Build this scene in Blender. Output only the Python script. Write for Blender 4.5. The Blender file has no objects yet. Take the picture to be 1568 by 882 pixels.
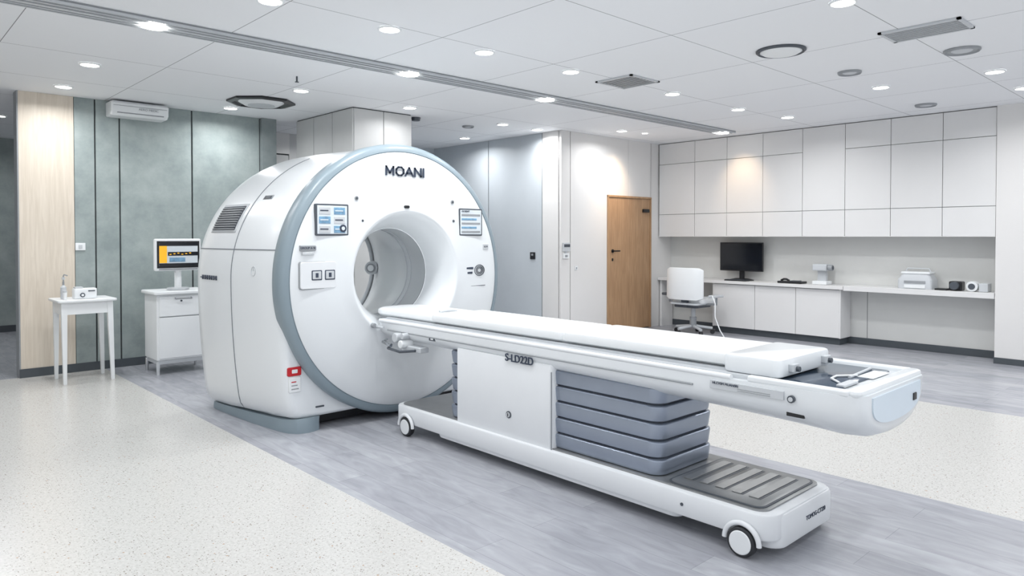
import bpy, math, random
from mathutils import Vector
random.seed(3)
SC=bpy.context.scene
COL=SC.collection
H=2.936

# ---------------------------------------------------------------- materials
def lin(c):
    r=[]
    for v in c:
        v=v/255.
        r.append(v/12.92 if v<=.04045 else ((v+.055)/1.055)**2.4)
    return (r[0],r[1],r[2],1)
def mat(name,c,rough=.5,metal=0,var=.03,scale=6,emit=0,spec=.5,coat=0):
    m=bpy.data.materials.new(name);m.use_nodes=True
    nt=m.node_tree;b=nt.nodes['Principled BSDF']
    b.inputs['Roughness'].default_value=rough
    b.inputs['Metallic'].default_value=metal
    b.inputs['Specular IOR Level'].default_value=spec
    b.inputs['Coat Weight'].default_value=coat
    col=lin(c)
    if var>0:
        t=nt.nodes.new('ShaderNodeTexCoord');n=nt.nodes.new('ShaderNodeTexNoise')
        n.inputs['Scale'].default_value=scale;n.inputs['Detail'].default_value=4
        r=nt.nodes.new('ShaderNodeValToRGB')
        r.color_ramp.elements[0].position=.3;r.color_ramp.elements[1].position=.7
        r.color_ramp.elements[0].color=[max(0,x*(1-var)) for x in col[:3]]+[1]
        r.color_ramp.elements[1].color=[min(1,x*(1+var)) for x in col[:3]]+[1]
        nt.links.new(t.outputs['Object'],n.inputs['Vector']);nt.links.new(n.outputs['Fac'],r.inputs['Fac'])
        nt.links.new(r.outputs['Color'],b.inputs['Base Color'])
    else: b.inputs['Base Color'].default_value=col
    if emit>0:
        b.inputs['Emission Color'].default_value=col
        b.inputs['Emission Strength'].default_value=emit
        try: m.cycles.emission_sampling='NONE'
        except Exception: pass
    return m

def mat_terrazzo():
    m=bpy.data.materials.new('terrazzo');m.use_nodes=True
    nt=m.node_tree;N=nt.nodes;Lk=nt.links;b=N['Principled BSDF']
    t=N.new('ShaderNodeTexCoord')
    base=N.new('ShaderNodeTexNoise');base.inputs['Scale'].default_value=70;base.inputs['Detail'].default_value=6
    r0=N.new('ShaderNodeValToRGB')
    r0.color_ramp.elements[0].position=.3;r0.color_ramp.elements[0].color=lin((190,189,186))
    r0.color_ramp.elements[1].position=.7;r0.color_ramp.elements[1].color=lin((208,207,204))
    Lk.new(t.outputs['Object'],base.inputs['Vector']);Lk.new(base.outputs['Fac'],r0.inputs['Fac'])
    cur=r0.outputs['Color']
    for sc,col,th,rs in ((46,(138,128,116),.18,.17),(70,(120,110,102),.21,.18),(100,(164,160,154),.27,.45),(30,(176,150,126),.15,.14)):
        v=N.new('ShaderNodeTexVoronoi');v.inputs['Scale'].default_value=sc
        Lk.new(t.outputs['Object'],v.inputs['Vector'])
        lt=N.new('ShaderNodeMath');lt.operation='LESS_THAN';lt.inputs[1].default_value=th
        Lk.new(v.outputs['Distance'],lt.inputs[0])
        sp=N.new('ShaderNodeSeparateColor');Lk.new(v.outputs['Color'],sp.inputs[0])
        l2=N.new('ShaderNodeMath');l2.operation='LESS_THAN';l2.inputs[1].default_value=rs
        Lk.new(sp.outputs[0],l2.inputs[0])
        mu=N.new('ShaderNodeMath');mu.operation='MULTIPLY';Lk.new(lt.outputs[0],mu.inputs[0]);Lk.new(l2.outputs[0],mu.inputs[1])
        mx=N.new('ShaderNodeMix');mx.data_type='RGBA';Lk.new(mu.outputs[0],mx.inputs['Factor'])
        Lk.new(cur,mx.inputs[6]);mx.inputs[7].default_value=lin(col);cur=mx.outputs[2]
    Lk.new(cur,b.inputs['Base Color']);b.inputs['Roughness'].default_value=.24;b.inputs['Specular IOR Level'].default_value=.5
    return m

def mat_planks():
    m=bpy.data.materials.new('grey_vinyl_planks');m.use_nodes=True
    nt=m.node_tree;N=nt.nodes;Lk=nt.links;b=N['Principled BSDF']
    t=N.new('ShaderNodeTexCoord');mp=N.new('ShaderNodeMapping');mp.inputs['Rotation'].default_value=(0,0,math.pi/2)
    Lk.new(t.outputs['Object'],mp.inputs['Vector'])
    br=N.new('ShaderNodeTexBrick');br.inputs['Scale'].default_value=1;br.inputs['Brick Width'].default_value=1.25
    br.inputs['Row Height'].default_value=.19;br.inputs['Mortar Size'].default_value=.0012;br.offset=.37
    br.inputs['Color1'].default_value=lin((158,160,167));br.inputs['Color2'].default_value=lin((172,174,180));br.inputs['Mortar'].default_value=lin((138,140,146))
    Lk.new(mp.outputs[0],br.inputs['Vector'])
    m2=N.new('ShaderNodeMapping');m2.inputs['Scale'].default_value=(9,2.2,1);Lk.new(t.outputs['Object'],m2.inputs['Vector'])
    n=N.new('ShaderNodeTexNoise');n.inputs['Scale'].default_value=1.5;n.inputs['Detail'].default_value=9;n.inputs['Distortion'].default_value=1.0
    Lk.new(m2.outputs[0],n.inputs['Vector'])
    r=N.new('ShaderNodeValToRGB');r.color_ramp.elements[0].position=.3;r.color_ramp.elements[0].color=(.84,.84,.85,1)
    r.color_ramp.elements[1].position=.7;r.color_ramp.elements[1].color=(1.1,1.1,1.1,1)
    Lk.new(n.outputs['Fac'],r.inputs['Fac'])
    mx=N.new('ShaderNodeMix');mx.data_type='RGBA';mx.blend_type='MULTIPLY';mx.inputs['Factor'].default_value=1
    Lk.new(br.outputs['Color'],mx.inputs[6]);Lk.new(r.outputs['Color'],mx.inputs[7])
    Lk.new(mx.outputs[2],b.inputs['Base Color']);b.inputs['Roughness'].default_value=.27;b.inputs['Specular IOR Level'].default_value=.5
    return m

def mat_wood(name,c1,c2,rough=.5,axis=(18,18,1.2)):
    m=bpy.data.materials.new(name);m.use_nodes=True
    nt=m.node_tree;N=nt.nodes;Lk=nt.links;b=N['Principled BSDF']
    t=N.new('ShaderNodeTexCoord');mp=N.new('ShaderNodeMapping');mp.inputs['Scale'].default_value=axis
    Lk.new(t.outputs['Object'],mp.inputs['Vector'])
    n=N.new('ShaderNodeTexNoise');n.inputs['Scale'].default_value=2.2;n.inputs['Detail'].default_value=7;n.inputs['Distortion'].default_value=.8
    Lk.new(mp.outputs[0],n.inputs['Vector'])
    r=N.new('ShaderNodeValToRGB');r.color_ramp.elements[0].position=.3;r.color_ramp.elements[0].color=lin(c1)
    r.color_ramp.elements[1].position=.7;r.color_ramp.elements[1].color=lin(c2)
    Lk.new(n.outputs['Fac'],r.inputs['Fac']);Lk.new(r.outputs['Color'],b.inputs['Base Color'])
    b.inputs['Roughness'].default_value=rough
    return m

def mat_plaster(name,c1,c2,sc=3.5,rough=.7):
    m=bpy.data.materials.new(name);m.use_nodes=True
    nt=m.node_tree;N=nt.nodes;Lk=nt.links;b=N['Principled BSDF']
    t=N.new('ShaderNodeTexCoord')
    n=N.new('ShaderNodeTexNoise');n.inputs['Scale'].default_value=sc;n.inputs['Detail'].default_value=10;n.inputs['Roughness'].default_value=.65
    Lk.new(t.outputs['Object'],n.inputs['Vector'])
    r=N.new('ShaderNodeValToRGB');r.color_ramp.elements[0].position=.32;r.color_ramp.elements[0].color=lin(c1)
    r.color_ramp.elements[1].position=.68;r.color_ramp.elements[1].color=lin(c2)
    Lk.new(n.outputs['Fac'],r.inputs['Fac']);Lk.new(r.outputs['Color'],b.inputs['Base Color'])
    b.inputs['Roughness'].default_value=rough
    return m

def mat_ceiling():
    m=bpy.data.materials.new('ceiling_tiles');m.use_nodes=True
    nt=m.node_tree;N=nt.nodes;Lk=nt.links;b=N['Principled BSDF']
    t=N.new('ShaderNodeTexCoord');s=N.new('ShaderNodeSeparateXYZ');Lk.new(t.outputs['Object'],s.inputs[0])
    outs=[]
    for i,(per,off) in enumerate(((1.2,.35),(1.2,.55))):
        a=N.new('ShaderNodeMath');a.operation='ADD';a.inputs[1].default_value=off+60;Lk.new(s.outputs[i],a.inputs[0])
        d=N.new('ShaderNodeMath');d.operation='DIVIDE';d.inputs[1].default_value=per;Lk.new(a.outputs[0],d.inputs[0])
        f=N.new('ShaderNodeMath');f.operation='FRACT';Lk.new(d.outputs[0],f.inputs[0])
        l=N.new('ShaderNodeMath');l.operation='LESS_THAN';l.inputs[1].default_value=.006/per;Lk.new(f.outputs[0],l.inputs[0]);outs.append(l)
    mx=N.new('ShaderNodeMath');mx.operation='MAXIMUM';Lk.new(outs[0].outputs[0],mx.inputs[0]);Lk.new(outs[1].outputs[0],mx.inputs[1])
    c=N.new('ShaderNodeMix');c.data_type='RGBA';Lk.new(mx.outputs[0],c.inputs['Factor'])
    c.inputs[6].default_value=lin((238,240,243));c.inputs[7].default_value=lin((138,140,144))
    Lk.new(c.outputs[2],b.inputs['Base Color']);b.inputs['Roughness'].default_value=.75
    return m

M=dict(
 terr=mat_terrazzo(),plank=mat_planks(),ceil=mat_ceiling(),
 teal=mat_plaster('teal_plaster',(138,150,150),(166,176,175)),
 teal2=mat_plaster('teal_dark',(120,130,131),(142,150,151)),
 oakl=mat_wood('pale_oak',(208,197,182),(222,212,198)),
 door=mat_wood('door_oak',(160,126,94),(184,150,116)),
 wallw=mat('wall_white',(224,223,222),.6,var=.015,scale=2),
 wallg=mat('wall_greyblue',(194,201,207),.45,var=.03,scale=2),
 colw=mat('column_panel',(200,201,201),.55,var=.02),
 cab=mat('cabinet_white',(224,224,224),.4,var=.01,scale=2),
 back=mat('splashback',(212,213,211),.5,var=.015),
 gap=mat('joint_dark',(70,74,78),.7,var=0),
 gapl=mat('joint_grey',(128,130,132),.7,var=0),
 base=mat('baseboard_dark',(72,78,84),.5,var=.05),
 gw=mat('gantry_white',(228,232,235),.28,var=.006,scale=1.5,coat=.3),
 gring=mat('ring_bluegrey',(134,149,158),.35,var=.02),
 gw2=mat('panel_white',(226,229,232),.35,var=.01),
 seam=mat('seam',(120,126,132),.6,var=0),
 bel=mat('bellows_bluegrey',(150,159,174),.28,metal=.65,var=.03),
 beld=mat('bellows_fold',(54,60,70),.5,var=0),
 metal=mat('brushed_metal',(150,152,153),.35,metal=.7,var=.06,scale=12),
 chrome=mat('chrome',(200,202,205),.15,metal=1,var=.02),
 blk=mat('black_plastic',(24,26,30),.35,var=.1),
 dgrey=mat('dark_grey',(74,80,88),.45,var=.05),
 grey=mat('mid_grey',(150,154,158),.5,var=.03),
 lgrey=mat('light_grey',(196,200,204),.45,var=.02),
 white=mat('white_plastic',(232,235,237),.35,var=.01),
 glass=mat('tray_glass',(58,74,92),.12,metal=.2,var=.1,scale=9),
 blueface=mat('pale_blue_plastic',(214,226,236),.3,var=.01),
 red=mat('sticker_red',(190,30,40),.5,var=.02),
 yel=mat('screen_yellow',(240,180,40),.4,emit=.3,var=.02),
 scr=mat('screen_dark',(16,20,28),.15,var=.2),
 scrw=mat('screen_white',(214,222,228),.3,var=.02),
 scrb=mat('screen_blue',(120,160,190),.3,var=.25,scale=30),
 ink=mat('ink',(52,62,80),.5,var=0),
 lamp=mat('lamp_lens',(255,253,248),.5,var=0,emit=14),
 rub=mat('rubber',(44,46,50),.7,var=.05),
)

# ---------------------------------------------------------------- helpers
def link(o,parent=None):
    COL.objects.link(o)
    if parent is not None: o.parent=parent
    return o
def grp(name):
    e=bpy.data.objects.new(name,None);e.empty_display_size=.1
    return link(e)
def mesh(name,v,f,m,parent=None,smooth=False,mats=None,fm=None):
    me=bpy.data.meshes.new(name);me.from_pydata([tuple(p) for p in v],[],f);me.update()
    if mats:
        for k in mats: me.materials.append(M[k])
        if fm:
            for i,p in enumerate(me.polygons): p.material_index=fm[i]
    else: me.materials.append(M[m] if isinstance(m,str) else m)
    if smooth:
        for p in me.polygons: p.use_smooth=True
    o=bpy.data.objects.new(name,me)
    return link(o,parent)
def bev(o,w,seg=3,ang=40):
    if w<=0: return o
    for p in o.data.polygons: p.use_smooth=True
    b=o.modifiers.new('b','BEVEL');b.width=w;b.segments=seg;b.limit_method='ANGLE';b.angle_limit=math.radians(ang);b.harden_normals=True
    return o
def box(name,lo,hi,m,parent=None,bw=0,seg=3):
    x0,y0,z0=lo;x1,y1,z1=hi
    v=[(x0,y0,z0),(x1,y0,z0),(x1,y1,z0),(x0,y1,z0),(x0,y0,z1),(x1,y0,z1),(x1,y1,z1),(x0,y1,z1)]
    f=[(0,3,2,1),(4,5,6,7),(0,1,5,4),(1,2,6,5),(2,3,7,6),(3,0,4,7)]
    return bev(mesh(name,v,f,m,parent),bw,seg)
def cyl(name,p0,p1,r0,m,parent=None,r1=None,n=32,bw=0):
    if r1 is None: r1=r0
    p0=Vector(p0);p1=Vector(p1);d=(p1-p0).normalized()
    a=Vector((0,0,1)) if abs(d.z)<.9 else Vector((1,0,0))
    u=d.cross(a).normalized();w=d.cross(u)
    v=[];f=[]
    for p,r in((p0,r0),(p1,r1)):
        for i in range(n):
            t=2*math.pi*i/n;v.append(p+u*math.cos(t)*r+w*math.sin(t)*r)
    for i in range(n): f.append((i,i+n,(i+1)%n+n,(i+1)%n))
    f.append(tuple(range(n)));f.append(tuple(range(2*n-1,n-1,-1)))
    o=mesh(name,v,f,m,parent)
    for p in o.data.polygons:
        if len(p.vertices)==4:p.use_smooth=True
    if bw: bev(o,bw,2)
    else:
        e=o.modifiers.new('e','EDGE_SPLIT');e.split_angle=math.radians(40)
    return o
def tube(name,pts,r,m,parent=None,cyclic=False,n=4):
    cu=bpy.data.curves.new(name,'CURVE');cu.dimensions='3D';cu.bevel_depth=r;cu.bevel_resolution=n;cu.use_fill_caps=True
    s=cu.splines.new('POLY');s.points.add(len(pts)-1)
    for i,p in enumerate(pts): s.points[i].co=(p[0],p[1],p[2],1)
    s.use_cyclic_u=cyclic;s.use_smooth=True
    cu.materials.append(M[m]);o=bpy.data.objects.new(name,cu)
    return link(o,parent)
def arc(c,r,a0,a1,n,plane='xz',e=1):
    out=[]
    for i in range(n+1):
        t=math.radians(a0+(a1-a0)*i/n)
        if plane=='xz': out.append((c[0]+r*math.cos(t),c[1],c[2]+r*e*math.sin(t)))
        elif plane=='xy': out.append((c[0]+r*math.cos(t),c[1]+r*math.sin(t),c[2]))
        else: out.append((c[0],c[1]+r*math.cos(t),c[2]+r*math.sin(t)))
    return out
def loft(name,rings,m,parent=None,smooth=True,cap=True,split=35,mats=None,bm=None):
    n=len(rings[0]);v=[p for r in rings for p in r];f=[];fm=[]
    for k in range(len(rings)-1):
        for i in range(n):
            j=(i+1)%n;f.append((k*n+i,k*n+j,(k+1)*n+j,(k+1)*n+i));fm.append(bm[k] if bm else 0)
    if cap:
        f.append(tuple(range(n-1,-1,-1)));f.append(tuple(range((len(rings)-1)*n,len(rings)*n)));fm+=[0,0]
    o=mesh(name,v,f,m,parent,smooth,mats,fm if mats else None)
    import bmesh
    b=bmesh.new();b.from_mesh(o.data);bmesh.ops.recalc_face_normals(b,faces=b.faces);b.to_mesh(o.data);b.free()
    if smooth and split:
        e=o.modifiers.new('e','EDGE_SPLIT');e.split_angle=math.radians(split)
    return o
def rrect(x0,x1,y0,y1,r,z,n=6,plane='xy'):
    out=[]
    rs=r if isinstance(r,(list,tuple)) else [r]*4
    for (cx,cy,a0,q) in((x1,y1,0,0),(x0,y1,90,1),(x0,y0,180,2),(x1,y0,270,3)):
        rr=rs[q];ccx=cx-rr if cx==x1 else cx+rr;ccy=cy-rr if cy==y1 else cy+rr
        for i in range(n+1):
            t=math.radians(a0+90*i/n);a=ccx+rr*math.cos(t);b=ccy+rr*math.sin(t)
            out.append((a,b,z) if plane=='xy' else ((a,z,b) if plane=='xz' else (z,a,b)))
    return out
def rslab(name,x0,x1,y0,y1,z0,z1,r,m,parent=None,e=.01):
    e=min(e,(z1-z0)*.49)
    R=[]
    for (d,z) in((e,z0),(e*.3,z0+e*.3),(0,z0+e),(0,z1-e),(e*.3,z1-e*.3),(e,z1)):
        R.append(rrect(x0+d,x1-d,y0+d,y1-d,max(.001,r-d),z))
    return loft(name,R,m,parent)
def text(name,s,loc,rot,size,m,parent=None,ext=.001,align='CENTER',sx=1,bold=0,sp=1):
    cu=bpy.data.curves.new(name,'FONT');cu.body=s;cu.size=size;cu.extrude=ext;cu.align_x=align;cu.align_y='CENTER';cu.offset=bold;cu.space_character=sp
    cu.materials.append(M[m]);o=bpy.data.objects.new(name,cu);o.location=loc;o.rotation_euler=rot;o.scale=(sx,1,1)
    return link(o,parent)
FR=(math.pi/2,0,0); SD=(math.pi/2,0,-math.pi/2)

# ---------------------------------------------------------------- room shell
XL,XR,YB,YF=-2.0,10.1,-2.2,13.2
def floorpiece(name,x0,x1,y0,y1,m,parent=None): return box(name,(x0,y0,-.1),(x1,y1,0),m,parent)
fl=grp('floor')
floorpiece('terrazzo_left',XL,2.03,YB,8.75,'terr',fl)
floorpiece('corridor_floor',XL,2.03,8.75,YF,'plank',fl)
floorpiece('plank_strip',2.03,4.35,YB,YF,'plank',fl)
floorpiece('terrazzo_right',4.35,6.87,YB,7.0,'terr',fl)
floorpiece('plank_back',4.35,6.87,7.0,YF,'plank',fl)
floorpiece('plank_right',6.87,XR,YB,YF,'plank',fl)
box('ceiling',(XL,YB,H),(XR,YF,H+.1),'ceil')

wl=grp('wall_left')
YW=8.72
box('core',(1.262,YW+.02,0),(3.97,YW+.17,H),'gap',wl)
box('end_face',(1.25,YW+.0,0),(1.262,YW+.18,H),'grey',wl)
for i,(a,b,m) in enumerate(((1.262,1.752,'oakl'),(1.756,1.945,'teal'),(1.96,2.185,'teal'),(2.20,2.955,'teal'),(2.972,3.78,'teal'))):
    box('panel_%d'%i,(a,YW,.0),(b,YW+.03,H),m,wl,.002,1)
box('pilaster',(3.79,YW-.06,0),(3.98,YW+.18,H),'teal2',wl,.003,1)
box('baseboard_left',(1.25,YW-.012,0),(3.98,YW-.001,.09),'base')
box('wall_corridor',(XL,YF-.1,0),(XR,YF,H),'teal')
box('baseboard_corridor',(XL,YF-.115,0),(4,YF-.1,.1),'base')
box('wall_outer_left',(XL-.1,3.5,0),(XL,YF,H),'wallw')
wf=grp('wall_far')
box('core',(3.6,9.75,0),(7.3,9.85,H),'gap',wf)
for i in range(7):
    box('panel_%d'%i,(3.6+i*.53,9.73,.1),(3.6+i*.53+.52,9.76,2.62 if i<2 else H),'wallg' if i>2 else 'colw',wf)
box('lintel',(3.6,9.715,2.64),(4.66,9.76,H),'wallw',wf)
cl=grp('column_boxed')
box('core',(4.235,7.215,0),(5.03,8.60,H),'gap',cl)
for i in range(2):
    a=4.24+i*.40
    box('front_%d'%i,(a,7.20,0),(a+.392,7.22,H-.012),'colw',cl,.002,1)
for i in range(3):
    a=7.21+i*.465
    box('side_%d'%i,(4.22,a,0),(4.24,a+.455,H-.012),'colw',cl,.002,1)
wg=grp('wall_grey')
box('core',(7.285,6.87,0),(7.42,9.75,H),'gap',wg)
for i,(a,b,m) in enumerate(((6.85,7.16,'wallw'),(7.175,8.33,'wallg'),(8.345,9.74,'wallg'))):
    box('panel_%d'%i,(7.27,a,0),(7.30,b,H),m,wg,.002,1)
box('baseboard_grey',(7.255,6.85,0),(7.27,9.73,.09),'base')
wd=grp('wall_back')
YD=6.80
DX0,DX1,DZ=8.28,9.37,2.07
box('core',(7.30,YD+.03,0),(XR,YD+.15,H),'gapl',wd)
box('panel_a',(7.28,YD,0),(7.462,YD+.04,H),'wallw',wd,.002,1)
box('panel_b',(7.475,YD,0),(DX0,YD+.04,H),'wallw',wd,.001,1)
box('panel_c',(DX0,YD,DZ),(8.79,YD+.04,H),'wallw',wd,.001,1)
box('panel_d',(8.795,YD,DZ),(DX1+.01,YD+.04,H),'wallw',wd,.001,1)
box('panel_e',(DX1,YD,0),(XR,YD+.04,H),'wallw',wd,.001,1)
box('baseboard_back',(7.46,YD-.012,0),(DX0-.01,YD-.001,.09),'base')
dr=grp('door_1')
box('leaf',(DX0+.035,YD-.006,.01),(DX1-.03,YD+.029,DZ-.03),'door',dr,.003,1)
box('frame_l',(DX0,YD-.02,0),(DX0+.03,YD+.03,DZ),'door',dr,.003,1)
box('frame_r',(DX1-.028,YD-.02,0),(DX1,YD+.03,DZ),'door',dr,.003,1)
box('frame_t',(DX0,YD-.022,DZ-.028),(DX1,YD+.03,DZ+.002),'door',dr,.003,1)
cyl('rose',(8.40,YD-.02,1.23),(8.40,YD-.006,1.23),.026,'blk',dr)
cyl('spindle',(8.40,YD-.05,1.23),(8.40,YD-.018,1.23),.01,'blk',dr)
box('lever',(8.39,YD-.06,1.22),(8.53,YD-.045,1.24),'blk',dr,.005)
box('closer',(9.14,YD-.04,1.83),(9.29,YD-.007,1.88),'blk',dr,.004)
box('lock',(8.385,YD-.016,1.08),(8.415,YD-.006,1.12),'blk',dr,.003)
wr=grp('wall_right')
box('recess_back',(9.93,2.17,0),(XR,6.82,H),'back',wr)
box('flush',(9.55,YB,0),(XR,2.16,H),'wallw',wr)
box('joint_line',(9.925,3.685,0),(9.932,3.69,.74),'gapl',wr)
box('baseboard_right',(9.535,YB,0),(9.549,2.165,.07),'base')
box('baseboard_recess',(9.91,2.17,0),(9.929,6.79,.09),'base')

uc=grp('wall_cabinet')
ys=[6.78,6.12,5.57,5.00,4.42,3.85,3.29,2.71,2.165]
box('carcass',(9.588,2.166,1.452),(9.925,6.79,H-.005),'gapl',uc)
for i in range(8):
    y1,y0=ys[i]-.003,ys[i+1]+.003
    rows=[(1.45,1.797),(1.803,2.597),(2.603,H-.01)]
    if i==4: rows=[(1.45,1.797),(1.803,H-.01)]
    for k,(a,b) in enumerate(rows): box('door_%d_%d'%(i,k),(9.57,y0,a),(9.590,y1,b),'cab',uc,.0015,1)
box('underside',(9.572,2.168,1.446),(9.925,6.785,1.453),'cab',uc)

bc=grp('base_cabinet')
box('carcass',(9.615,3.92,.09),(9.925,5.80,.742),'gapl',bc)
box('side_r',(9.60,3.905,.09),(9.925,3.925,.742),'cab',bc)
box('side_l',(9.60,5.795,.09),(9.925,5.815,.742),'cab',bc)
for i,(a,b) in enumerate(((5.13,5.795),(4.52,5.124),(3.925,4.514))):
    box('door_%d'%i,(9.597,a,.095),(9.617,b,.735),'cab',bc,.002,1)
box('toe_kick',(9.64,3.93,0),(9.90,5.79,.09),'base',bc)
box('countertop',(9.55,3.86,.745),(9.925,6.79,.79),'cab',bc,.003,2)
box('shelf_top',(9.55,2.168,.735),(9.925,3.855,.80),'cab',bc,.003,2)
box('desk_end_panel',(9.60,6.74,0),(9.90,6.78,.745),'cab',bc)

# ---------------------------------------------------------------- ceiling fittings
sl=grp('ceiling_slot_diffuser')
SY=5.31
box('frame',(XL+.01,SY-.12,H-.012),(9.15,SY+.12,H-.001),'grey',sl)
for i,(a,b,m) in enumerate(((-.12,-.105,'lgrey'),(-.065,-.045,'lgrey'),(-.005,.03,'lgrey'),(.06,.075,'lgrey'),(.105,.12,'lgrey'))):
    box('bar_%d'%i,(XL+.01,SY+a,H-.03),(9.15,SY+b,H-.010),m,sl)
for i,(a,b) in enumerate(((-.105,-.065),(-.045,-.005),(.03,.06),(.075,.105))):
    box('slot_%d'%i,(XL+.01,SY+a,H-.014),(9.14,SY+b,H-.0125),'dgrey',sl)
for i,x in enumerate((1.56,3.69,5.45,9.0)):
    cyl('lamp_%d'%i,(x,SY,H-.036),(x,SY,H-.013),.085,'lamp',sl)

LP=[(1.53,6.98),(1.56,8.18),(3.23,8.23),(3.37,6.76),(2.84,4.33),(3.75,4.35),(4.76,4.33),(6.27,4.28),(7.60,4.28),(8.54,4.14),
    (7.51,2.68),(7.55,1.73),(4.62,1.88),(1.95,4.32),(4.73,6.80),(6.33,6.97),(6.99,6.99),(6.79,8.33),(8.59,1.72),(7.94,6.26)]
LP+=[(.4,4.3),(.2,7.2),(.6,2.4),(2.4,2.4),(3.2,.3),(4.9,.2),(1.4,.3),(7.0,.3),(-1.2,5.5),(1.5,-1.4),(5.0,8.9),(1.35,10.7),(.9,12.2)]  # unseen downlights added to light room and corridor, besides the visible corridor lamp
def light(name,x,y,p,col,r=.075,spread=160,parent=None,z=None):
    l=bpy.data.lights.new(name,'AREA');l.shape='DISK';l.size=r*2;l.energy=p;l.color=col;l.spread=math.radians(spread)
    o=bpy.data.objects.new(name,l);o.location=(x,y,(H-.02) if z is None else z);return link(o,parent)
PW=12.0
for i,(x,y) in enumerate(LP):
    g=grp('ceiling_downlight')
    R=.085
    n=32
    cyl('lens',(x,y,H-.008),(x,y,H-.002),R*.82,'lamp',g)
    ringp=[[(x+rr*math.cos(2*math.pi*k/n),y+rr*math.sin(2*math.pi*k/n),zz) for k in range(n)] for rr,zz in((R,H-.001),(R,H-.009),(R*.84,H-.012),(R*.82,H-.003))]
    loft('trim_ring',ringp,'white',g,cap=False)
    light('bulb',x,y,PW*(.5 if i==14 else 1),(.99,.995,1),parent=g)
for k,(x,y) in enumerate(((8.40,6.20),(9.0,5.30))):
    g=grp('ceiling_wall_washer')
    cyl('lens',(x,y,H-.006),(x,y,H-.002),.035,'lamp',g)
    l=bpy.data.lights.new('bulb','SPOT');l.energy=62 if k else 52;l.color=(1,.72,.46);l.spot_size=math.radians(66);l.spot_blend=1;l.shadow_soft_size=.06
    o=bpy.data.objects.new('bulb',l);o.location=(x,y,H-.03);o.rotation_euler=(math.radians(40),0,0) if k==0 else (0,math.radians(-40),0);link(o,g)

def speaker(x,y,r,dark):
    g=grp('ceiling_speaker');n=40
    prof=((r,H-.001),(r,H-.012),(r*.93,H-.022),(r*.86,H-.012),(r*.84,H-.004))
    loft('rim',[[(x+a*math.cos(2*math.pi*k/n),y+a*math.sin(2*math.pi*k/n),z) for k in range(n)] for a,z in prof],'dgrey' if dark else 'grey',g,cap=False)
    cyl('grille',(x,y,H-.016 if dark else H-.01),(x,y,H-.002),r*.84,'lgrey' if dark else 'grey',g)
    if dark: cyl('cone',(x,y,H-.03),(x,y,H-.015),r*.7,'white',g,r1=r*.8)
    else: cyl('cap',(x,y,H-.016),(x,y,H-.009),r*.5,'lgrey',g,r1=r*.6)
speaker(5.45,2.70,.19,True);speaker(6.62,2.63,.10,False);speaker(6.49,1.71,.13,False);speaker(8.88,2.69,.11,False);speaker(6.10,7.41,.08,False)
cyl('smoke_detector',(5.19,7.33,H-.04),(5.19,7.33,H-.001),.05,'dgrey',None,r1=.06)
def vent(x0,x1,y0,y1,along):
    g=grp('ceiling_air_vent')
    box('back',(x0+.02,y0+.02,H-.006),(x1-.02,y1-.02,H-.002),'blk',g)
    for i,(a,b) in enumerate((((x0,y0),(x1,y0+.025)),((x0,y1-.025),(x1,y1)),((x0,y0),(x0+.025,y1)),((x1-.025,y0),(x1,y1)))):
        box('rim_%d'%i,(a[0],a[1],H-.014),(b[0],b[1],H-.001),'lgrey',g)
    n=8
    for i in range(n):
        t=(i+.5)/n
        if along=='x':
            y=y0+.03+(y1-y0-.06)*t;box('slat_%d'%i,(x0+.02,y-.008,H-.010),(x1-.02,y+.008,H-.006),'lgrey',g)
        else:
            x=x0+.03+(x1-x0-.06)*t;box('slat_%d'%i,(x-.007,y0+.02,H-.010),(x+.007,y1-.02,H-.006),'lgrey',g)
vent(5.50,5.84,1.46,1.99,'y');vent(5.24,5.68,4.02,4.45,'y')
g=grp('ceiling_surgical_lamp')
c=(3.33,7.62)
def ngon(r,z,n=8,o=22.5,cc=c): return [(cc[0]+r*math.cos(math.radians(o+360*k/n)),cc[1]+r*math.sin(math.radians(o+360*k/n)),z) for k in range(n)]
loft('frame',[ngon(.36,H-.001),ngon(.36,H-.02),ngon(.31,H-.03),ngon(.28,H-.01)],'blk',g,smooth=False,cap=True)
cyl('dome',(c[0],c[1],H-.045),(c[0],c[1],H-.01),.18,'white',g,r1=.24)
cyl('lens',(c[0],c[1],H-.05),(c[0],c[1],H-.043),.14,'lgrey',g)
g=grp('sprinkler_head')
cyl('stem',(3.05,6.2,H-.05),(3.05,6.2,H-.001),.008,'dgrey',g);cyl('plate',(3.05,6.2,H-.055),(3.05,6.2,H-.05),.018,'dgrey',g)

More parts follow.
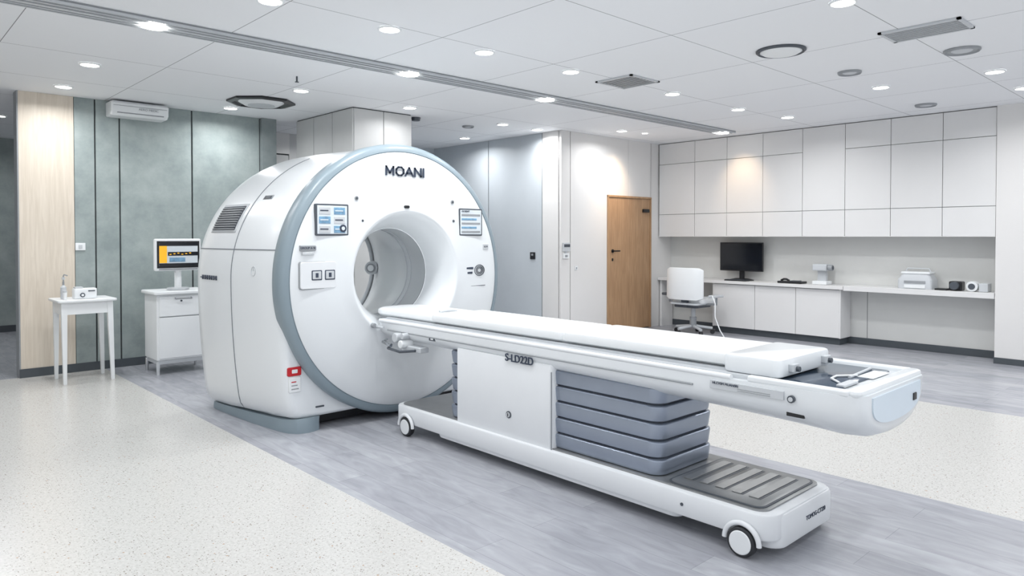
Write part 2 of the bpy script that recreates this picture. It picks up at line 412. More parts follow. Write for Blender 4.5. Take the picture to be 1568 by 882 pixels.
# ---------------------------------------------------------------- scanner gantry
G=grp('ct_scanner_gantry')
CX,CZ=3.27,1.112
NB=192
HN,TP,HB=26,.065,1.02
def sect(y,w,R,h=HB,n=HN):
    out=[]
    for k in range(NB):
        t=2*math.pi*k/NB;c,s=math.cos(t),math.sin(t)
        if s>=0: x=w*c;z=R*s
        else:
            r=1/((abs(c)/w)**n+(abs(s)/h)**n)**(1/n)
            x=r*c;z=r*s
            u=-z/h;x*=1-TP*u*u
        out.append((CX+x,y,CZ+z))
    return out
def circ(y,r,cz=1.15,ez=1.0):
    return [(CX+r*math.cos(2*math.pi*k/NB),y,cz+r*ez*math.sin(2*math.pi*k/NB)) for k in range(NB)]
S=[circ(4.89,.80,CZ),sect(4.868,.955,.99,.975),sect(4.870,.975,1.015,.99),sect(4.885,.997,1.03,1.008),sect(4.93,1.018,1.045,1.02),sect(5.1,1.055,1.06,1.025),sect(5.4,1.095,1.075,1.035),
   sect(5.75,1.135,1.085,1.05),sect(6.05,1.15,1.085,1.06),sect(6.15,1.14,1.075,1.06),sect(6.21,1.11,1.045,1.03),sect(6.235,1.05,.99,.97),circ(6.235,.62),circ(6.22,.57)]
loft('shell',S,'gw',G,cap=False,split=60)
def wsect(y):
    P=((4.93,1.018,1.045),(5.1,1.055,1.06),(5.4,1.095,1.075),(5.75,1.135,1.085),(6.05,1.15,1.085),(6.15,1.14,1.075))
    for a,b in zip(P,P[1:]):
        if y<=b[0]:
            t=max(0,(y-a[0])/(b[0]-a[0]));return a[1]+(b[1]-a[1])*t,a[2]+(b[2]-a[2])*t
    return P[-1][1:]
def surf(y,z,off=0.0):
    w,R=wsect(y)
    if z>=CZ: s=min(1,(z-CZ)/R);x=w*math.sqrt(1-s*s)
    else: s=min(1,(CZ-z)/1.035);x=w*(1-s**HN)**(1/HN)*(1-TP*s*s)
    nx=-x/w;nz=(z-CZ)/R if z>CZ else 0
    l=math.hypot(nx,nz) or 1
    return (CX-x+off*nx/l,y,z+off*nz/l)
prof=[(1.035,4.945,1),(1.045,4.93,1),(1.045,4.83,1),(1.035,4.805,1),(1.015,4.79,1),(.985,4.785,1),(.982,4.79,1),
      (.978,4.785,0),(.95,4.768,0),(.90,4.755,0),(.78,4.745,0),(.62,4.738,0),(.53,4.735,0),(.515,4.73,0),(.50,4.732,0),(.485,4.745,0),(.46,4.79,0),(.43,4.84,0),(.405,4.89,0),(.385,4.95,0),(.372,5.0,0),(.370,5.0,0),
      (.366,5.004,2),(.366,5.012,2),(.372,5.018,0),(.372,5.40,0),(.385,5.5,0),(.43,5.7,0),(.50,5.95,0),(.58,6.15,0),(.62,6.22,0)]
rings=[];bm=[]
for (r,y,mi) in prof:
    t=min(1,max(0,(r-.45)/.5)) if y<5.2 else 0
    rings.append(circ(y,r,1.15+(CZ-1.15)*t,1+.035*t));bm.append({0:0,1:1,2:2}[mi])
loft('front_cover_and_bore',rings,'gw',G,cap=False,split=50,mats=['gw','gring','grey'],bm=bm[:-1])
for i,yy in enumerate((5.22,5.28)): tube('bore_line_%d'%i,circ(yy,.369),.003,'lgrey',G,True)
# rear laser head seen through the bore
cyl('laser_head',(3.80,6.10,1.14),(3.73,6.03,1.14),.065,'lgrey',G,bw=.01);cyl('laser_rim',(3.735,6.035,1.14),(3.725,6.025,1.14),.045,'grey',G);cyl('laser_lens',(3.727,6.027,1.14),(3.72,6.02,1.14),.03,'white',G)
tube('seam_ring_upper',[surf(5.52,1.35+(2.1-1.35)*k/30,.001) for k in range(31)],.004,'seam',G)
tube('seam_lower',[surf(5.52,1.35-1.25*k/30,.001) for k in range(31)],.004,'seam',G)
tube('seam_horizontal',[surf(4.95+1.2*k/20,1.35,.001) for k in range(21)],.004,'seam',G)
def patch(name,y0,y1,z0,z1,m,off=.003,n=8,skew=0):
    v=[];f=[]
    for i in range(n+1):
        for j in range(n+1):
            z=z0+(z1-z0)*j/n;y=y0+(y1-y0)*i/n+skew*(z-z0);v.append(surf(y,z,off))
    for i in range(n):
        for j in range(n):
            a=i*(n+1)+j;f.append((a,a+1,a+n+2,a+n+1))
    o=mesh(name,v,f,m,G,True);sm=o.modifiers.new('s','SOLIDIFY');sm.thickness=.004;sm.offset=0;return o
patch('vent_frame',5.58,6.00,1.48,1.71,'lgrey',.002)
patch('vent_back',5.60,5.98,1.50,1.69,'dgrey',.006)
for i in range(10):
    z=1.504+i*.0185
    patch('vent_slat_%d'%i,5.60,5.98,z,z+.006,'grey',.012,4)
patch('grip_recess',5.30,5.42,1.74,1.77,'grey',.002,4);patch('grip_pocket',5.31,5.41,1.745,1.762,'dgrey',.005,4)
for i in range(7):
    patch('side_letter_%d'%i,5.74+i*.042,5.765+i*.042,1.10,1.135,'ink',.003,2)
    if i%2==0: patch('side_letterbar_%d'%i,5.74+i*.042,5.80+i*.042,1.112,1.12,'ink',.003,2)
tube('emergency_ring',[surf(5.20+.028*math.cos(t*.2618),1.19+.035*math.sin(t*.2618),.002) for t in range(24)],.003,'lgrey',G,True)
tube('emergency_mark',[surf(5.20,1.19,.002),surf(5.20,1.225,.002)],.003,'lgrey',G)
for s,nm in((1,'left'),(-1,'right')):
    pts=[(2.235,6.1),(2.235,5.9),(2.265,5.4),(2.315,5.0),(2.34,4.92),(2.38,4.865),(2.44,4.84),(2.51,4.845),(2.56,4.87),(2.585,4.94),(2.585,6.1)]
    zt=[.055,.06,.08,.095,.10,.105,.105,.105,.10,.10,.055]
    if s<0: pts=[(2*CX-x,y) for x,y in pts][::-1];zt=zt[::-1]
    loft('foot_'+nm,[[(x,y,0) for x,y in pts],[(x,y,z-.02) for (x,y),z in zip(pts,zt)],[(x+(.006 if x<CX else -.006)*1,y+.006,z) for (x,y),z in zip(pts,zt)]],'gring',G,split=30)
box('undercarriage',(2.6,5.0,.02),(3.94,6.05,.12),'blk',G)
YG=4.742
def fplate(name,x0,x1,z0,z1,m,d=.006,r=.012,y=YG,e=.003):
    R=[]
    for (k,yy) in((0,y+.022),(0,y-d+e),(e,y-d)):
        R.append(rrect(x0+k,x1-k,z0+k,z1-k,max(.001,r-k),yy,4,'xz'))
    return loft(name,R,m,G)
def strokes(x0,z0,w,h,th,y,name):
    L={'M':[((0,0),(0,1)),((0,1),(.5,.25)),((.5,.25),(1,1)),((1,1),(1,0))],'A':[((0,0),(.5,1)),((.5,1),(1,0)),((.2,.32),(.8,.32))],
       'N':[((0,0),(0,1)),((0,1),(1,0)),((1,0),(1,1))],'I':[((.5,0),(.5,1))],
       'O':[((.28,0),(.72,0)),((.72,0),(1,.28)),((1,.28),(1,.72)),((1,.72),(.72,1)),((.72,1),(.28,1)),((.28,1),(0,.72)),((0,.72),(0,.28)),((0,.28),(.28,0))]}
    x=x0;v=[];f=[]
    for ch,wf,gp in (('M',1.1,.45),('O',1.15,.30),('A',1.2,.32),('N',1.0,.30),('I',.25,.4)):
        for (a,b) in L[ch]:
            p=Vector((x+a[0]*w*wf,z0+a[1]*h));q=Vector((x+b[0]*w*wf,z0+b[1]*h))
            d=(q-p).normalized();n=Vector((-d.y,d.x))*th/2;p=p-d*th*.35;q=q+d*th*.35
            k=len(v)
            for yy in(y,y-.005):
                for s in(p+n,p-n,q-n,q+n): v.append((s.x,yy,min(max(s.y,z0-th*.35),z0+h+th*.35)))
            f+=[(k,k+1,k+2,k+3),(k+7,k+6,k+5,k+4),(k,k+4,k+5,k+1),(k+1,k+5,k+6,k+2),(k+2,k+6,k+7,k+3),(k+3,k+7,k+4,k)]
        x+=w*wf+w*gp
    return mesh(name,v,f,'ink',G)
strokes(3.075,1.935,.060,.066,.016,4.744,'maker_lettering')
for nm,(x0,x1) in (('left',(2.47,2.74)),('right',(3.80,4.06))):
    yy=4.744
    fplate('display_%s_frame'%nm,x0,x1,1.455,1.69,'dgrey',.006,.01,yy)
    fplate('display_%s_face'%nm,x0+.012,x1-.012,1.467,1.678,'scrw',.008,.004,yy)
    if nm=='left':
        for i in range(2):
            for j in range(3):
                fplate('icon_%d%d'%(i,j),x0+.025+i*.12,x0+.12+i*.12,1.475+j*.068,1.53+j*.068,'scrb' if (i+j)%2 else 'lgrey',.010,.004,yy)
                box('icon_line_%d%d'%(i,j),(x0+.035+i*.12,yy-.0115,1.50+j*.068),(x0+.10+i*.12,yy-.01,1.508+j*.068),'scrw' if (i+j)%2 else 'ink',G)
        cyl('dial_icon',(x1-.05,yy-.013,1.51),(x1-.05,yy-.008,1.51),.028,'ink',G);cyl('dial_icon_in',(x1-.05,yy-.015,1.51),(x1-.05,yy-.012,1.51),.014,'scrw',G)
    else:
        for j in range(5):
            fplate('row_%d'%j,x0+.025,x1-.025-(j%2)*.04,1.48+j*.036,1.500+j*.036,'scrb' if j%2 else 'grey',.010,.003,yy)
        text('txt_d','PATIENT',(x0+.07,yy-.010,1.665),FR,.022,'ink',G)
for i,(x,z) in enumerate(((2.81,1.74),(2.86,1.57),(3.73,1.74),(3.74,1.58))):
    cyl('screw_ring_%d'%i,(x,YG-.004,z),(x,YG+.01,z),.016 if i%2==0 else .013,'grey',G);cyl('screw_%d'%i,(x,YG-.007,z),(x,YG,z),.009,'dgrey',G)
fplate('sensor_window',3.235,3.285,1.675,1.698,'blk',.012,.011,4.735)
YP=4.746
fplate('control_pad',2.345,2.64,1.065,1.27,'grey',.003,.02,YP)
fplate('control_pad_face',2.350,2.635,1.070,1.265,'gw2',.009,.018,YP)
for i in range(2):
    x=2.435+i*.105
    fplate('key_rim_%d'%i,x,x+.085,1.13,1.205,'ink',.011,.008,YP)
    fplate('key_%d'%i,x+.008,x+.077,1.138,1.197,'lgrey',.013,.006,YP)
    fplate('key_mark_%d'%i,x+.03,x+.055,1.15,1.185,'ink',.015,.003,YP)
fplate('label_l',2.355,2.475,1.345,1.385,'grey',.004,.004,YP);text('label_l_t','GROUP A SC',(2.415,YP-.005,1.366),FR,.022,'ink',G)
fplate('label_l2',2.37,2.46,1.315,1.335,'lgrey',.004,.004,YP)
fplate('label_r',4.075,4.14,1.335,1.385,'lgrey',.004,.004,4.75);text('label_r_t','SCM',(4.107,4.745,1.36),FR,.022,'ink',G)
fplate('badge_text1',3.88,3.96,1.165,1.185,'ink',.006,.004,4.743);fplate('badge_text2',3.89,3.95,1.125,1.145,'ink',.006,.004,4.743)
for r in(.046,.032,.02): tube('badge_ring_%d'%int(r*1000),[(4.03+r*1.2*math.cos(t*.2618),4.742,1.155+r*math.sin(t*.2618)) for t in range(24)],.004,'dgrey',G,True)
tube('badge_line',[(3.93,4.743,1.02),(4.10,4.748,1.02)],.003,'dgrey',G)
YS=4.866
fplate('warning_sticker_red',2.31,2.415,.43,.495,'red',.006,.010,YS);fplate('warning_sticker_eye',2.34,2.385,.45,.478,'white',.009,.005,YS)
fplate('warning_sticker_white',2.32,2.41,.31,.42,'white',.006,.004,YS)
for i in range(3): fplate('warn_line_%d'%i,2.335,2.395-.01*i,.33+.026*i,.34+.026*i,'red' if i==2 else 'grey',.008,.002,YS)
fplate('type_mark',2.53,2.60,.168,.180,'dgrey',.004,.004,YS)

# ---------------------------------------------------------------- patient table
T=grp('patient_table')
BX0,BX1=2.95,3.60
def plinth(name,y0,y1,z0,z1,m,x0=BX0,x1=BX1,r=.09,e=.02): return rslab(name,x0,x1,y0,y1,z0,z1,r,m,T,e)
plinth('base_body',1.49,4.46,.085,.205,'gw2',e=.012)
plinth('base_nose',1.48,1.64,.04,.20,'gw2',x0=3.0,r=.08,e=.02)
plinth('base_mid',1.98,3.95,.055,.12,'gw2',x0=2.965,x1=3.59,r=.05)
rslab('deck_plate',2.985,3.570,1.54,4.42,.200,.213,.06,'metal',T,.003)
rslab('deck_rim_front',3.0,3.555,1.56,2.08,.213,.217,.05,'dgrey',T,.001)
rslab('deck_inner',3.01,3.545,1.57,2.07,.2165,.2185,.045,'metal',T,.0005)
for i in range(5):
    y=1.62+i*.090
    box('deck_groove_%d'%i,(3.10,y,.2180),(3.49,y+.012,.2195),'dgrey',T)
    box('deck_slat_%d'%i,(3.10,y+.012,.2185),(3.49,y+.060,.2225),'metal',T,.001,1)
text('base_end_mark','TOMOG-CT220',(3.37,1.4785,.125),FR,.03,'ink',T,.001)
cyl('base_side_bolt',(2.946,1.95,.145),(2.951,1.95,.145),.008,'dgrey',T)
def wheel(x,y,s=1):
    cyl('tyre_%d%d'%(x*10,y*10),(x,y,.068),(x+.045*s,y,.068),.068,'rub',T,bw=.01)
    cyl('hub_%d%d'%(x*10,y*10),(x-.004*s,y,.068),(x+.03*s,y,.068),.055,'white',T,bw=.006)
wheel(2.92,1.625);wheel(2.925,4.28);wheel(3.635,1.625,-1);wheel(3.625,4.28,-1)
for y in(1.625,4.28):
    rr=arc((2.935,y,.068),.085,0,180,20,'yz');tube('arch_%d'%int(y*10),rr,.012,'gw2',T)
R=[]
z=.215
nl=5;hh=.0925
for i in range(nl):
    for (d,dz,) in((.022,0),(.010,.001),(.007,.004),(.0,hh-.022),(.0015,hh-.015),(.006,hh-.011),(.022,hh-.008),(.022,hh-.001)):
        R.append(rrect(3.005+d,3.535-d,2.12+d,3.88-d,.075,z+dz,10))
    z+=hh
loft('bellows',R,'bel',T,split=28)
for i in range(nl+1):
    rslab('bellows_fold_%d'%i,3.0255,3.5145,2.1405,3.8595,.21+i*hh-.004,.21+i*hh+.005,.06,'beld',T,.001)
rslab('column_cover',2.975,3.565,2.85,3.75,.16,.70,.03,'gw2',T,.008)
box('column_cover_joint',(2.972,2.853,.165),(2.977,2.858,.66),'grey',T)
cyl('cover_lock_rim',(2.970,3.22,.345),(2.976,3.22,.345),.022,'dgrey',T);cyl('cover_lock',(2.966,3.22,.345),(2.972,3.22,.345),.015,'lgrey',T)
box('cover_lock_slot',(2.964,3.217,.335),(2.967,3.223,.355),'blk',T)
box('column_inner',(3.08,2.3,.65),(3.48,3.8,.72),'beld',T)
def usect(y,hw,zt,zb,c0=3.335):
    out=[(c0-hw,y,zt)]
    m=24
    for i in range(m+1):
        t=math.pi+math.pi*i/m
        c,s=math.cos(t),math.sin(t)
        out.append((c0+hw*math.copysign(abs(c)**.85,c),y,(zt-.035)+(zt-.035-zb)*math.copysign(abs(s)**(.75),s)))
    out.append((c0+hw,y,zt))
    return out
BC=3.335
R=[usect(4.78,.30,.78,.66),usect(4.77,.31,.785,.655),usect(4.70,.335,.79,.64),usect(4.4,.35,.79,.635),usect(3.0,.365,.79,.62),usect(1.9,.372,.79,.605),usect(1.45,.378,.795,.590,3.337),
   usect(1.25,.384,.798,.578,3.341),usect(1.17,.378,.80,.585,3.343),usect(1.13,.358,.80,.605,3.343),usect(1.115,.325,.80,.64,3.343)]
loft('beam',R,'gw',T,split=50)
for sx,nm in((-1,'near'),(1,'far')):
    tube('beam_groove_'+nm,[(BC+sx*.345,4.6,.738),(BC+sx*.366,3,.738),(BC+sx*.374,1.9,.738)],.005,'grey',T)
    tube('beam_ridge_'+nm,[(BC+sx*.335,4.72,.80),(BC+sx*.352,3,.80),(BC+sx*.365,1.7,.80)],.014,'gw2',T)
rslab('beam_top_deck',3.0,3.67,1.55,4.74,.785,.812,.03,'lgrey',T,.004)
box('beam_shadow_gap',(3.045,1.56,.812),(3.56,4.70,.824),'lgrey',T)
rslab('tray_recess',3.02,3.66,1.18,1.58,.797,.803,.06,'lgrey',T,.002)
rslab('tray_glass',3.05,3.64,1.24,1.62,.803,.808,.03,'glass',T,.002)
rslab('tray_rim_end',2.967,3.715,1.125,1.195,.792,.822,.034,'gw',T,.012)
box('tray_rim_l',(2.960,1.17,.79),(2.998,1.62,.822),'gw',T,.012);box('tray_rim_r',(3.68,1.17,.79),(3.72,1.62,.822),'gw',T,.012)
box('tray_card',(3.36,1.22,.806),(3.56,1.29,.812),'white',T,.003);box('tray_latch',(3.08,1.23,.806),(3.22,1.27,.818),'lgrey',T,.004)
tube('tray_cable',[(3.14,1.28,.814),(3.2,1.34,.816),(3.28,1.35,.815),(3.36,1.29,.815)],.005,'white',T)
tube('tray_bar',[(3.30,1.30,.812),(3.60,1.32,.812)],.007,'lgrey',T)
inner=usect(1.1,.285,.785,.655,3.343)
loft('end_face_panel',[[(p[0],1.117,p[2]) for p in inner],[(p[0],1.109,p[2]) for p in inner]],'blueface',T)
box('end_port',(3.525,1.104,.705),(3.565,1.118,.738),'blk',T,.003)
R=[]
for (d,zz) in((.03,.822),(.010,.830),(0,.842),(0,.864),(.006,.874),(.02,.880)):
    R.append(rrect(3.06+d,3.52-d,1.60+d,4.97-d,[.18-d*.5,.18-d*.5,.05,.05],zz,10))
loft('cradle_board',R,'white',T)
def board(name,x0,x1,y0,y1,z0,z1,r,m,e): return rslab(name,x0,x1,y0,y1,z0,z1,r,m,T,e)
board('cradle_pad_head',3.04,3.54,1.52,2.83,.838,.893,.03,'white',.012)
board('cradle_pad_mid',3.045,3.535,2.845,4.12,.838,.890,.02,'white',.012)
board('cradle_end_block',3.02,3.555,1.49,1.78,.812,.898,.04,'gw',.016)
tube('strap_bump',[(3.22,4.25,.884),(3.30,4.25,.890),(3.38,4.25,.884)],.012,'lgrey',T)
for x in (3.13,3.47):
    box('clamp_%d'%int(x*100),(x-.03,1.465,.835),(x+.03,1.495,.872),'lgrey',T,.005);cyl('clamp_pin_%d'%int(x*100),(x,1.45,.85),(x,1.47,.85),.012,'dgrey',T)
def splate(name,y0,y1,z0,z1,m,x,d=.004,e=.002):
    return box(name,(x-d,y0,z0),(x+.02,y1,z1),m,T,e,2)
text('side_lettering','S-LD22D',(2.966,3.12,.70),SD,.066,'ink',T,.003,bold=.0005)
splate('side_label',1.44,1.80,.738,.778,'lgrey',2.954);text('side_label_t','HLCVSM MUANSRI',(2.9485,1.72,.766),SD,.016,'ink',T)
for i in range(2): splate('side_label_line_%d'%i,1.50,1.66,.745+i*.008,.748+i*.008,'grey',2.952)
cyl('side_ring',(2.944,1.405,.750),(2.958,1.405,.750),.016,'dgrey',T);cyl('side_ring_in',(2.941,1.405,.750),(2.95,1.405,.750),.010,'lgrey',T)
splate('side_port',1.36,1.44,.668,.688,'blk',2.982,.004)
splate('side_button',3.99,4.06,.715,.74,'dgrey',2.985);splate('side_button_in',4.01,4.04,.722,.733,'white',2.983)
cyl('knob_a',(2.93,4.42,.70),(3.02,4.42,.70),.035,'lgrey',T,bw=.008);cyl('knob_b',(2.925,4.34,.66),(3.03,4.34,.66),.03,'white',T,bw=.008)
cyl('knob_c',(2.935,4.33,.72),(3.02,4.33,.72),.022,'lgrey',T,bw=.005)
tube('lever_a',[(2.99,4.55,.63),(2.93,4.50,.615),(2.90,4.30,.615),(2.95,4.18,.63)],.010,'dgrey',T)
tube('lever_b',[(3.0,4.62,.66),(2.95,4.60,.65),(2.92,4.45,.64)],.012,'chrome',T)
tube('side_bar',[(2.99,4.74,.755),(2.955,4.73,.755),(2.955,4.60,.755)],.010,'lgrey',T)
box('bracket',(2.97,4.15,.61),(3.05,4.40,.65),'lgrey',T,.008)
cyl('gantry_hook',(2.94,4.74,.765),(2.94,4.70,.765),.018,'grey',T,bw=.004)

# ---------------------------------------------------------------- side table (left)
ST=grp('side_table')
rslab('top',1.46,1.98,8.0,8.48,.80,.825,.03,'white',ST,.006)
for i,(a,b) in enumerate((((1.50,8.04,.68),(1.94,8.06,.80)),((1.50,8.42,.68),(1.94,8.44,.80)),((1.50,8.04,.68),(1.52,8.44,.80)),((1.92,8.04,.68),(1.94,8.44,.80)))):
    box('apron_%d'%i,a,b,'white',ST,.002,1)
for i,(x,y,dx,dy) in enumerate(((1.52,8.06,-.0,-.02),(1.92,8.06,.02,-.02),(1.52,8.42,-.0,.02),(1.92,8.42,.02,.02))):
    R=[[(x+dx*(1-t)+a*s,y+dy*(1-t)+b*s,z) for a,b in((-1,-1),(1,-1),(1,1),(-1,1))] for t,z,s in((0,0,.015),(1,.80,.026))]
    loft('leg_%d'%i,R,'white',ST,smooth=False)
g=grp('tissue_dispenser')
rslab('box',1.62,1.82,8.10,8.22,.826,.93,.015,'white',g,.01)
cyl('dial',(1.69,8.092,.865),(1.69,8.10,.865),.022,'dgrey',g);cyl('dial_in',(1.69,8.088,.865),(1.69,8.094,.865),.012,'white',g)
box('slot',(1.74,8.094,.90),(1.80,8.10,.91),'dgrey',g);box('lid',(1.63,8.12,.93),(1.70,8.20,.945),'lgrey',g,.004)
g=grp('sanitizer_bottle')
cyl('body',(1.545,8.20,.826),(1.545,8.20,.95),.026,'lgrey',g,bw=.008);cyl('neck',(1.545,8.20,.95),(1.545,8.20,1.0),.009,'grey',g)
cyl('shoulder',(1.545,8.20,.94),(1.545,8.20,.965),.024,'lgrey',g,r1=.011)
tube('pump',[(1.545,8.20,1.0),(1.545,8.20,1.055),(1.55,8.19,1.07),(1.575,8.17,1.06)],.006,'grey',g);cyl('cap',(1.545,8.20,1.02),(1.545,8.20,1.045),.014,'lgrey',g)
g=grp('specimen_cup')
cyl('body',(1.535,8.08,.826),(1.535,8.08,.90),.016,'white',g,r1=.018);cyl('lid',(1.535,8.08,.90),(1.535,8.08,.915),.019,'lgrey',g)
g=grp('light_switch')
box('plate',(1.755,YW-.012,1.30),(1.85,YW-.001,1.38),'white',g,.004);box('rocker',(1.785,YW-.017,1.32),(1.82,YW-.011,1.36),'lgrey',g,.002)
g=grp('wall_air_conditioner')
R=[]
for x,s in((2.06,.01),(2.075,0),(2.625,0),(2.64,.01)):
    R.append([(x,YW-.001,2.915-s),(x,YW-.20+s,2.915-s),(x,YW-.23+s,2.89),(x,YW-.22+s,2.80),(x,YW-.18+s,2.76+s),(x,YW-.001,2.755+s)])
loft('casing',R,'white',g,split=25)
box('outlet',(2.12,YW-.216,2.785),(2.59,YW-.208,2.797),'grey',g);box('upper_line',(2.08,YW-.233,2.862),(2.62,YW-.226,2.866),'grey',g)
text('ac_txt','AERO MEDIC',(2.43,YW-.2335,2.84),FR,.035,'grey',g)
g=grp('medical_cart')
box('body',(2.32,7.90,.15),(2.86,8.32,.84),'white',g,.012)
rslab('top',2.29,2.88,7.86,8.35,.84,.875,.03,'white',g,.008)
for i,(a,b) in enumerate(((.17,.60),(.61,.82))): box('drawer_%d'%i,(2.345,7.888,a),(2.84,7.905,b),'white',g,.006)
box('drawer_gap',(2.345,7.896,.602),(2.84,7.9,.608),'grey',g)
tube('drawer_handle',[(2.50,7.885,.80),(2.50,7.865,.795),(2.66,7.865,.795),(2.66,7.885,.80)],.007,'grey',g)
cyl('lock',(2.56,7.882,.77),(2.56,7.89,.77),.01,'dgrey',g)
box('underframe',(2.33,7.91,.11),(2.85,8.31,.15),'lgrey',g,.004)
for i,(x,y) in enumerate(((2.335,7.92),(2.84,7.92),(2.335,8.30),(2.84,8.30))): cyl('leg_%d'%i,(x,y,0),(x,y,.14),.014,'chrome' if i else 'lgrey',g,r1=.02)
g=grp('cart_monitor')
MX0,MX1=2.33,2.80
box('housing',(MX0,7.98,1.085),(MX1,8.04,1.425),'white',g,.015)
box('bezel',(MX0+.02,7.974,1.115),(MX1-.02,7.985,1.40),'blk',g,.003)
box('scr_panel',(MX0+.04,7.970,1.135),(MX1-.04,7.976,1.385),'scrw',g)
box('scr_side',(MX0+.04,7.967,1.17),(MX0+.115,7.9705,1.35),'yel',g);box('scr_top',(MX0+.04,7.967,1.35),(MX1-.04,7.9705,1.385),'scr',g)
box('scr_bot',(MX0+.04,7.967,1.135),(MX1-.04,7.9705,1.165),'scr',g);box('scr_mid',(MX0+.125,7.967,1.245),(MX1-.04,7.9705,1.285),'scr',g)
for i in range(6): box('scr_tick_%d'%i,(MX0+.14+i*.04,7.965,1.255+(i%3)*.006),(MX0+.16+i*.04,7.968,1.265+(i%3)*.006),'yel',g)
box('scr_grid',(MX0+.14,7.9665,1.18),(MX0+.30,7.9705,1.225),'scrb',g)
box('strip',(MX0+.04,7.974,1.092),(MX1-.04,7.982,1.108),'grey',g)
cyl('stalk',(2.58,8.05,.875),(2.58,8.05,1.15),.035,'white',g,bw=.004);cyl('foot',(2.58,8.05,.8755),(2.58,8.05,.90),.11,'lgrey',g,bw=.006)
box('arm',(2.545,8.03,1.06),(2.615,8.07,1.2),'lgrey',g,.005)

# ---------------------------------------------------------------- wall controls
g=grp('wall_keypad')
box('plate',(7.255,7.30,1.12),(7.269,7.40,1.22),'blk',g,.004);box('disp',(7.252,7.33,1.17),(7.256,7.37,1.20),'grey',g)
g=grp('wall_card_reader')
box('body',(7.30,YD-.03,1.24),(7.44,YD-.0005,1.36),'lgrey',g,.004);box('face',(7.31,YD-.033,1.30),(7.43,YD-.029,1.34),'dgrey',g)
box('bridge',(7.35,YD-.02,1.20),(7.38,YD-.0005,1.25),'lgrey',g)
box('box2',(7.31,YD-.03,1.14),(7.42,YD-.0005,1.21),'white',g,.004);box('face2',(7.33,YD-.033,1.16),(7.38,YD-.029,1.19),'grey',g)
g=grp('wall_socket')
box('plate',(7.56,YD-.01,.97),(7.62,YD-.001,1.03),'white',g,.004);box('hole',(7.58,YD-.013,.985),(7.60,YD-.009,1.01),'grey',g)

# ---------------------------------------------------------------- desk things
ZC=.791
g=grp('computer_monitor')
box('panel',(9.78,5.10,.93),(9.805,5.80,1.36),'blk',g,.005);box('screen',(9.777,5.115,.95),(9.781,5.785,1.345),'scr',g)
box('neck',(9.805,5.41,.80),(9.825,5.49,1.1),'blk',g,.004)
loft('base',[rrect(9.70,9.88,5.27,5.63,.05,ZC),rrect(9.70,9.88,5.27,5.63,.05,ZC+.01),rrect(9.76,9.85,5.35,5.55,.04,ZC+.03)],'blk',g)
g=grp('computer_keyboard')
box('body',(9.56,5.25,ZC),(9.67,5.60,ZC+.015),'blk',g,.004)
for i in range(3): box('keys_%d'%i,(9.57+i*.03,5.26,ZC+.014),(9.592+i*.03,5.59,ZC+.02),'dgrey',g)
g=grp('desk_phone')
box('body',(9.62,4.45,ZC),(9.80,4.80,ZC+.03),'blk',g,.008);box('pad',(9.64,4.5,ZC+.028),(9.74,4.62,ZC+.04),'dgrey',g,.003)
tube('handset',[(9.7,4.66,ZC+.035),(9.7,4.70,ZC+.055),(9.7,4.74,ZC+.055),(9.7,4.78,ZC+.035)],.014,'blk',g)
g=grp('document_camera')
box('base',(9.66,4.12,ZC),(9.84,4.32,ZC+.05),'white',g,.01);box('post',(9.74,4.16,ZC+.04),(9.80,4.28,ZC+.22),'lgrey',g,.01)
box('head',(9.66,4.12,ZC+.19),(9.84,4.32,ZC+.28),'lgrey',g,.015);cyl('lens',(9.67,4.10,ZC+.235),(9.67,4.04,ZC+.235),.04,'grey',g,bw=.006);cyl('lens_in',(9.67,4.041,ZC+.235),(9.67,4.035,ZC+.235),.026,'dgrey',g)
g=grp('label_printer')
ZS=.801
loft('body',[rrect(9.62,9.87,2.83,3.22,.03,ZS),rrect(9.62,9.87,2.83,3.22,.03,ZS+.11),rrect(9.66,9.85,2.87,3.18,.03,ZS+.18)],'lgrey',g)
box('lid',(9.65,2.86,ZS+.18),(9.86,3.19,ZS+.21),'white',g,.012);box('slot',(9.615,2.9,ZS+.07),(9.621,3.14,ZS+.10),'grey',g);box('front',(9.61,2.9,ZS+.01),(9.622,3.14,ZS+.05),'white',g,.004)
tube('handle',[(9.75,2.88,ZS+.21),(9.75,2.9,ZS+.25),(9.75,3.14,ZS+.25),(9.75,3.16,ZS+.21)],.008,'lgrey',g)
g=grp('camera_accessory')
box('body',(9.66,2.52,ZS),(9.80,2.66,ZS+.11),'blk',g,.015);cyl('lens',(9.66,2.59,ZS+.06),(9.60,2.59,ZS+.06),.048,'dgrey',g,bw=.005);box('strap',(9.62,2.67,ZS),(9.75,2.80,ZS+.02),'blk',g,.006)
g=grp('tape_roll_holder')
cyl('roll',(9.62,2.41,ZS+.06),(9.74,2.41,ZS+.06),.06,'white',g,bw=.006);cyl('core',(9.612,2.41,ZS+.06),(9.63,2.41,ZS+.06),.035,'dgrey',g);box('stand',(9.64,2.25,ZS),(9.80,2.345,ZS+.10),'lgrey',g,.01)

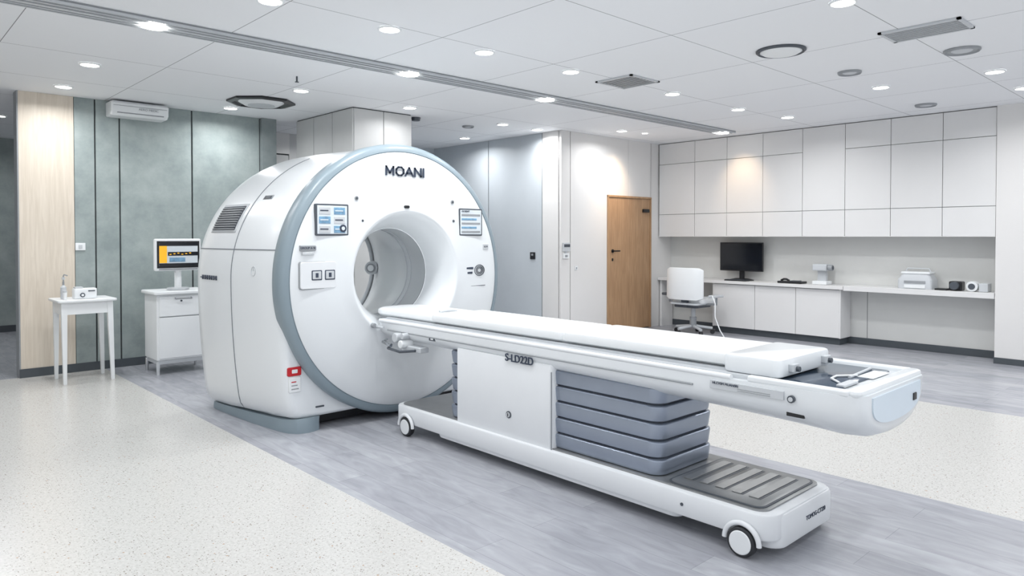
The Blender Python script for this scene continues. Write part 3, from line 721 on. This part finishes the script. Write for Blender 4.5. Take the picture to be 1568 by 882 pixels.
C_=grp('office_chair')
cx,cy=8.98,5.90
R=[]
for k in range(9):
    t=k/8;y=cy-.31+.62*t;bow=.05*(1-(2*t-1)**2)
    e=.03 if k in(0,8) else 0
    R.append([(cx-bow-.045+e,y,.52+e),(cx-bow+.045-e,y,.52+e),(cx-bow+.04-e,y,.99-e),(cx-bow-.035+e,y,.99-e)])
o=loft('backrest',R,'white',C_,split=0);sb=o.modifiers.new('b','BEVEL');sb.width=.018;sb.segments=3;sb.limit_method='ANGLE';sb.angle_limit=math.radians(50)
rslab('seat',cx+.03,cx+.50,cy-.27,cy+.27,.46,.54,.08,'white',C_,.025)
box('back_bar',(cx-.03,cy-.05,.42),(cx+.03,cy+.05,.60),'dgrey',C_,.01)
rslab('mechanism',cx+.0,cx+.40,cy-.20,cy+.20,.40,.455,.04,'dgrey',C_,.01)
rslab('under_shell',cx-.06,cx+.42,cy-.24,cy+.24,.445,.475,.06,'lgrey',C_,.01)
cyl('gas_lift',(cx+.22,cy,.12),(cx+.22,cy,.41),.035,'lgrey',C_);cyl('gas_rod',(cx+.22,cy,.1),(cx+.22,cy,.25),.05,'grey',C_)
for i in range(5):
    a=math.radians(20+72*i);ex,ey=cx+.22+.28*math.cos(a),cy+.28*math.sin(a)
    tube('spoke_%d'%i,[(cx+.22,cy,.12),(ex,ey,.085)],.022,'lgrey',C_);cyl('caster_%d'%i,(ex-.02*math.sin(a),ey+.02*math.cos(a),.032),(ex+.02*math.sin(a),ey-.02*math.cos(a),.032),.032,'blk',C_)
for s in(-1,1):
    yy=cy+s*.40
    box('armrest_%d'%s,(cx+.05,yy-.05,.56),(cx+.33,yy+.05,.60),'dgrey' if s>0 else 'lgrey',C_,.015)
    tube('arm_%d'%s,[(cx+.2,cy+s*.2,.45),(cx+.2,yy,.46),(cx+.2,yy,.57)],.016,'grey',C_)
tube('chair_cord',[(cx+.1,cy-.28,.56),(cx+.05,cy-.42,.60),(cx,cy-.5,.50),(cx,cy-.5,.3),(cx,cy-.58,.12),(cx,cy-.66,.01)],.008,'white',C_)

# ---------------------------------------------------------------- world, camera
w=bpy.data.worlds.new('world');SC.world=w;w.use_nodes=True
bg=w.node_tree.nodes['Background'];bg.inputs[0].default_value=(.93,.96,1,1);bg.inputs[1].default_value=1.0
cam=bpy.data.cameras.new('camera');co=bpy.data.objects.new('camera',cam);link(co)
co.location=(0,0,1.45);co.rotation_euler=(math.radians(89),0,math.radians(47.01-90))
cam.sensor_width=36;cam.lens=36*1087/1568;cam.shift_y=-60/1568;cam.clip_start=.05
SC.camera=co
SC.view_settings.view_transform='Standard';SC.view_settings.look='None';SC.view_settings.exposure=0
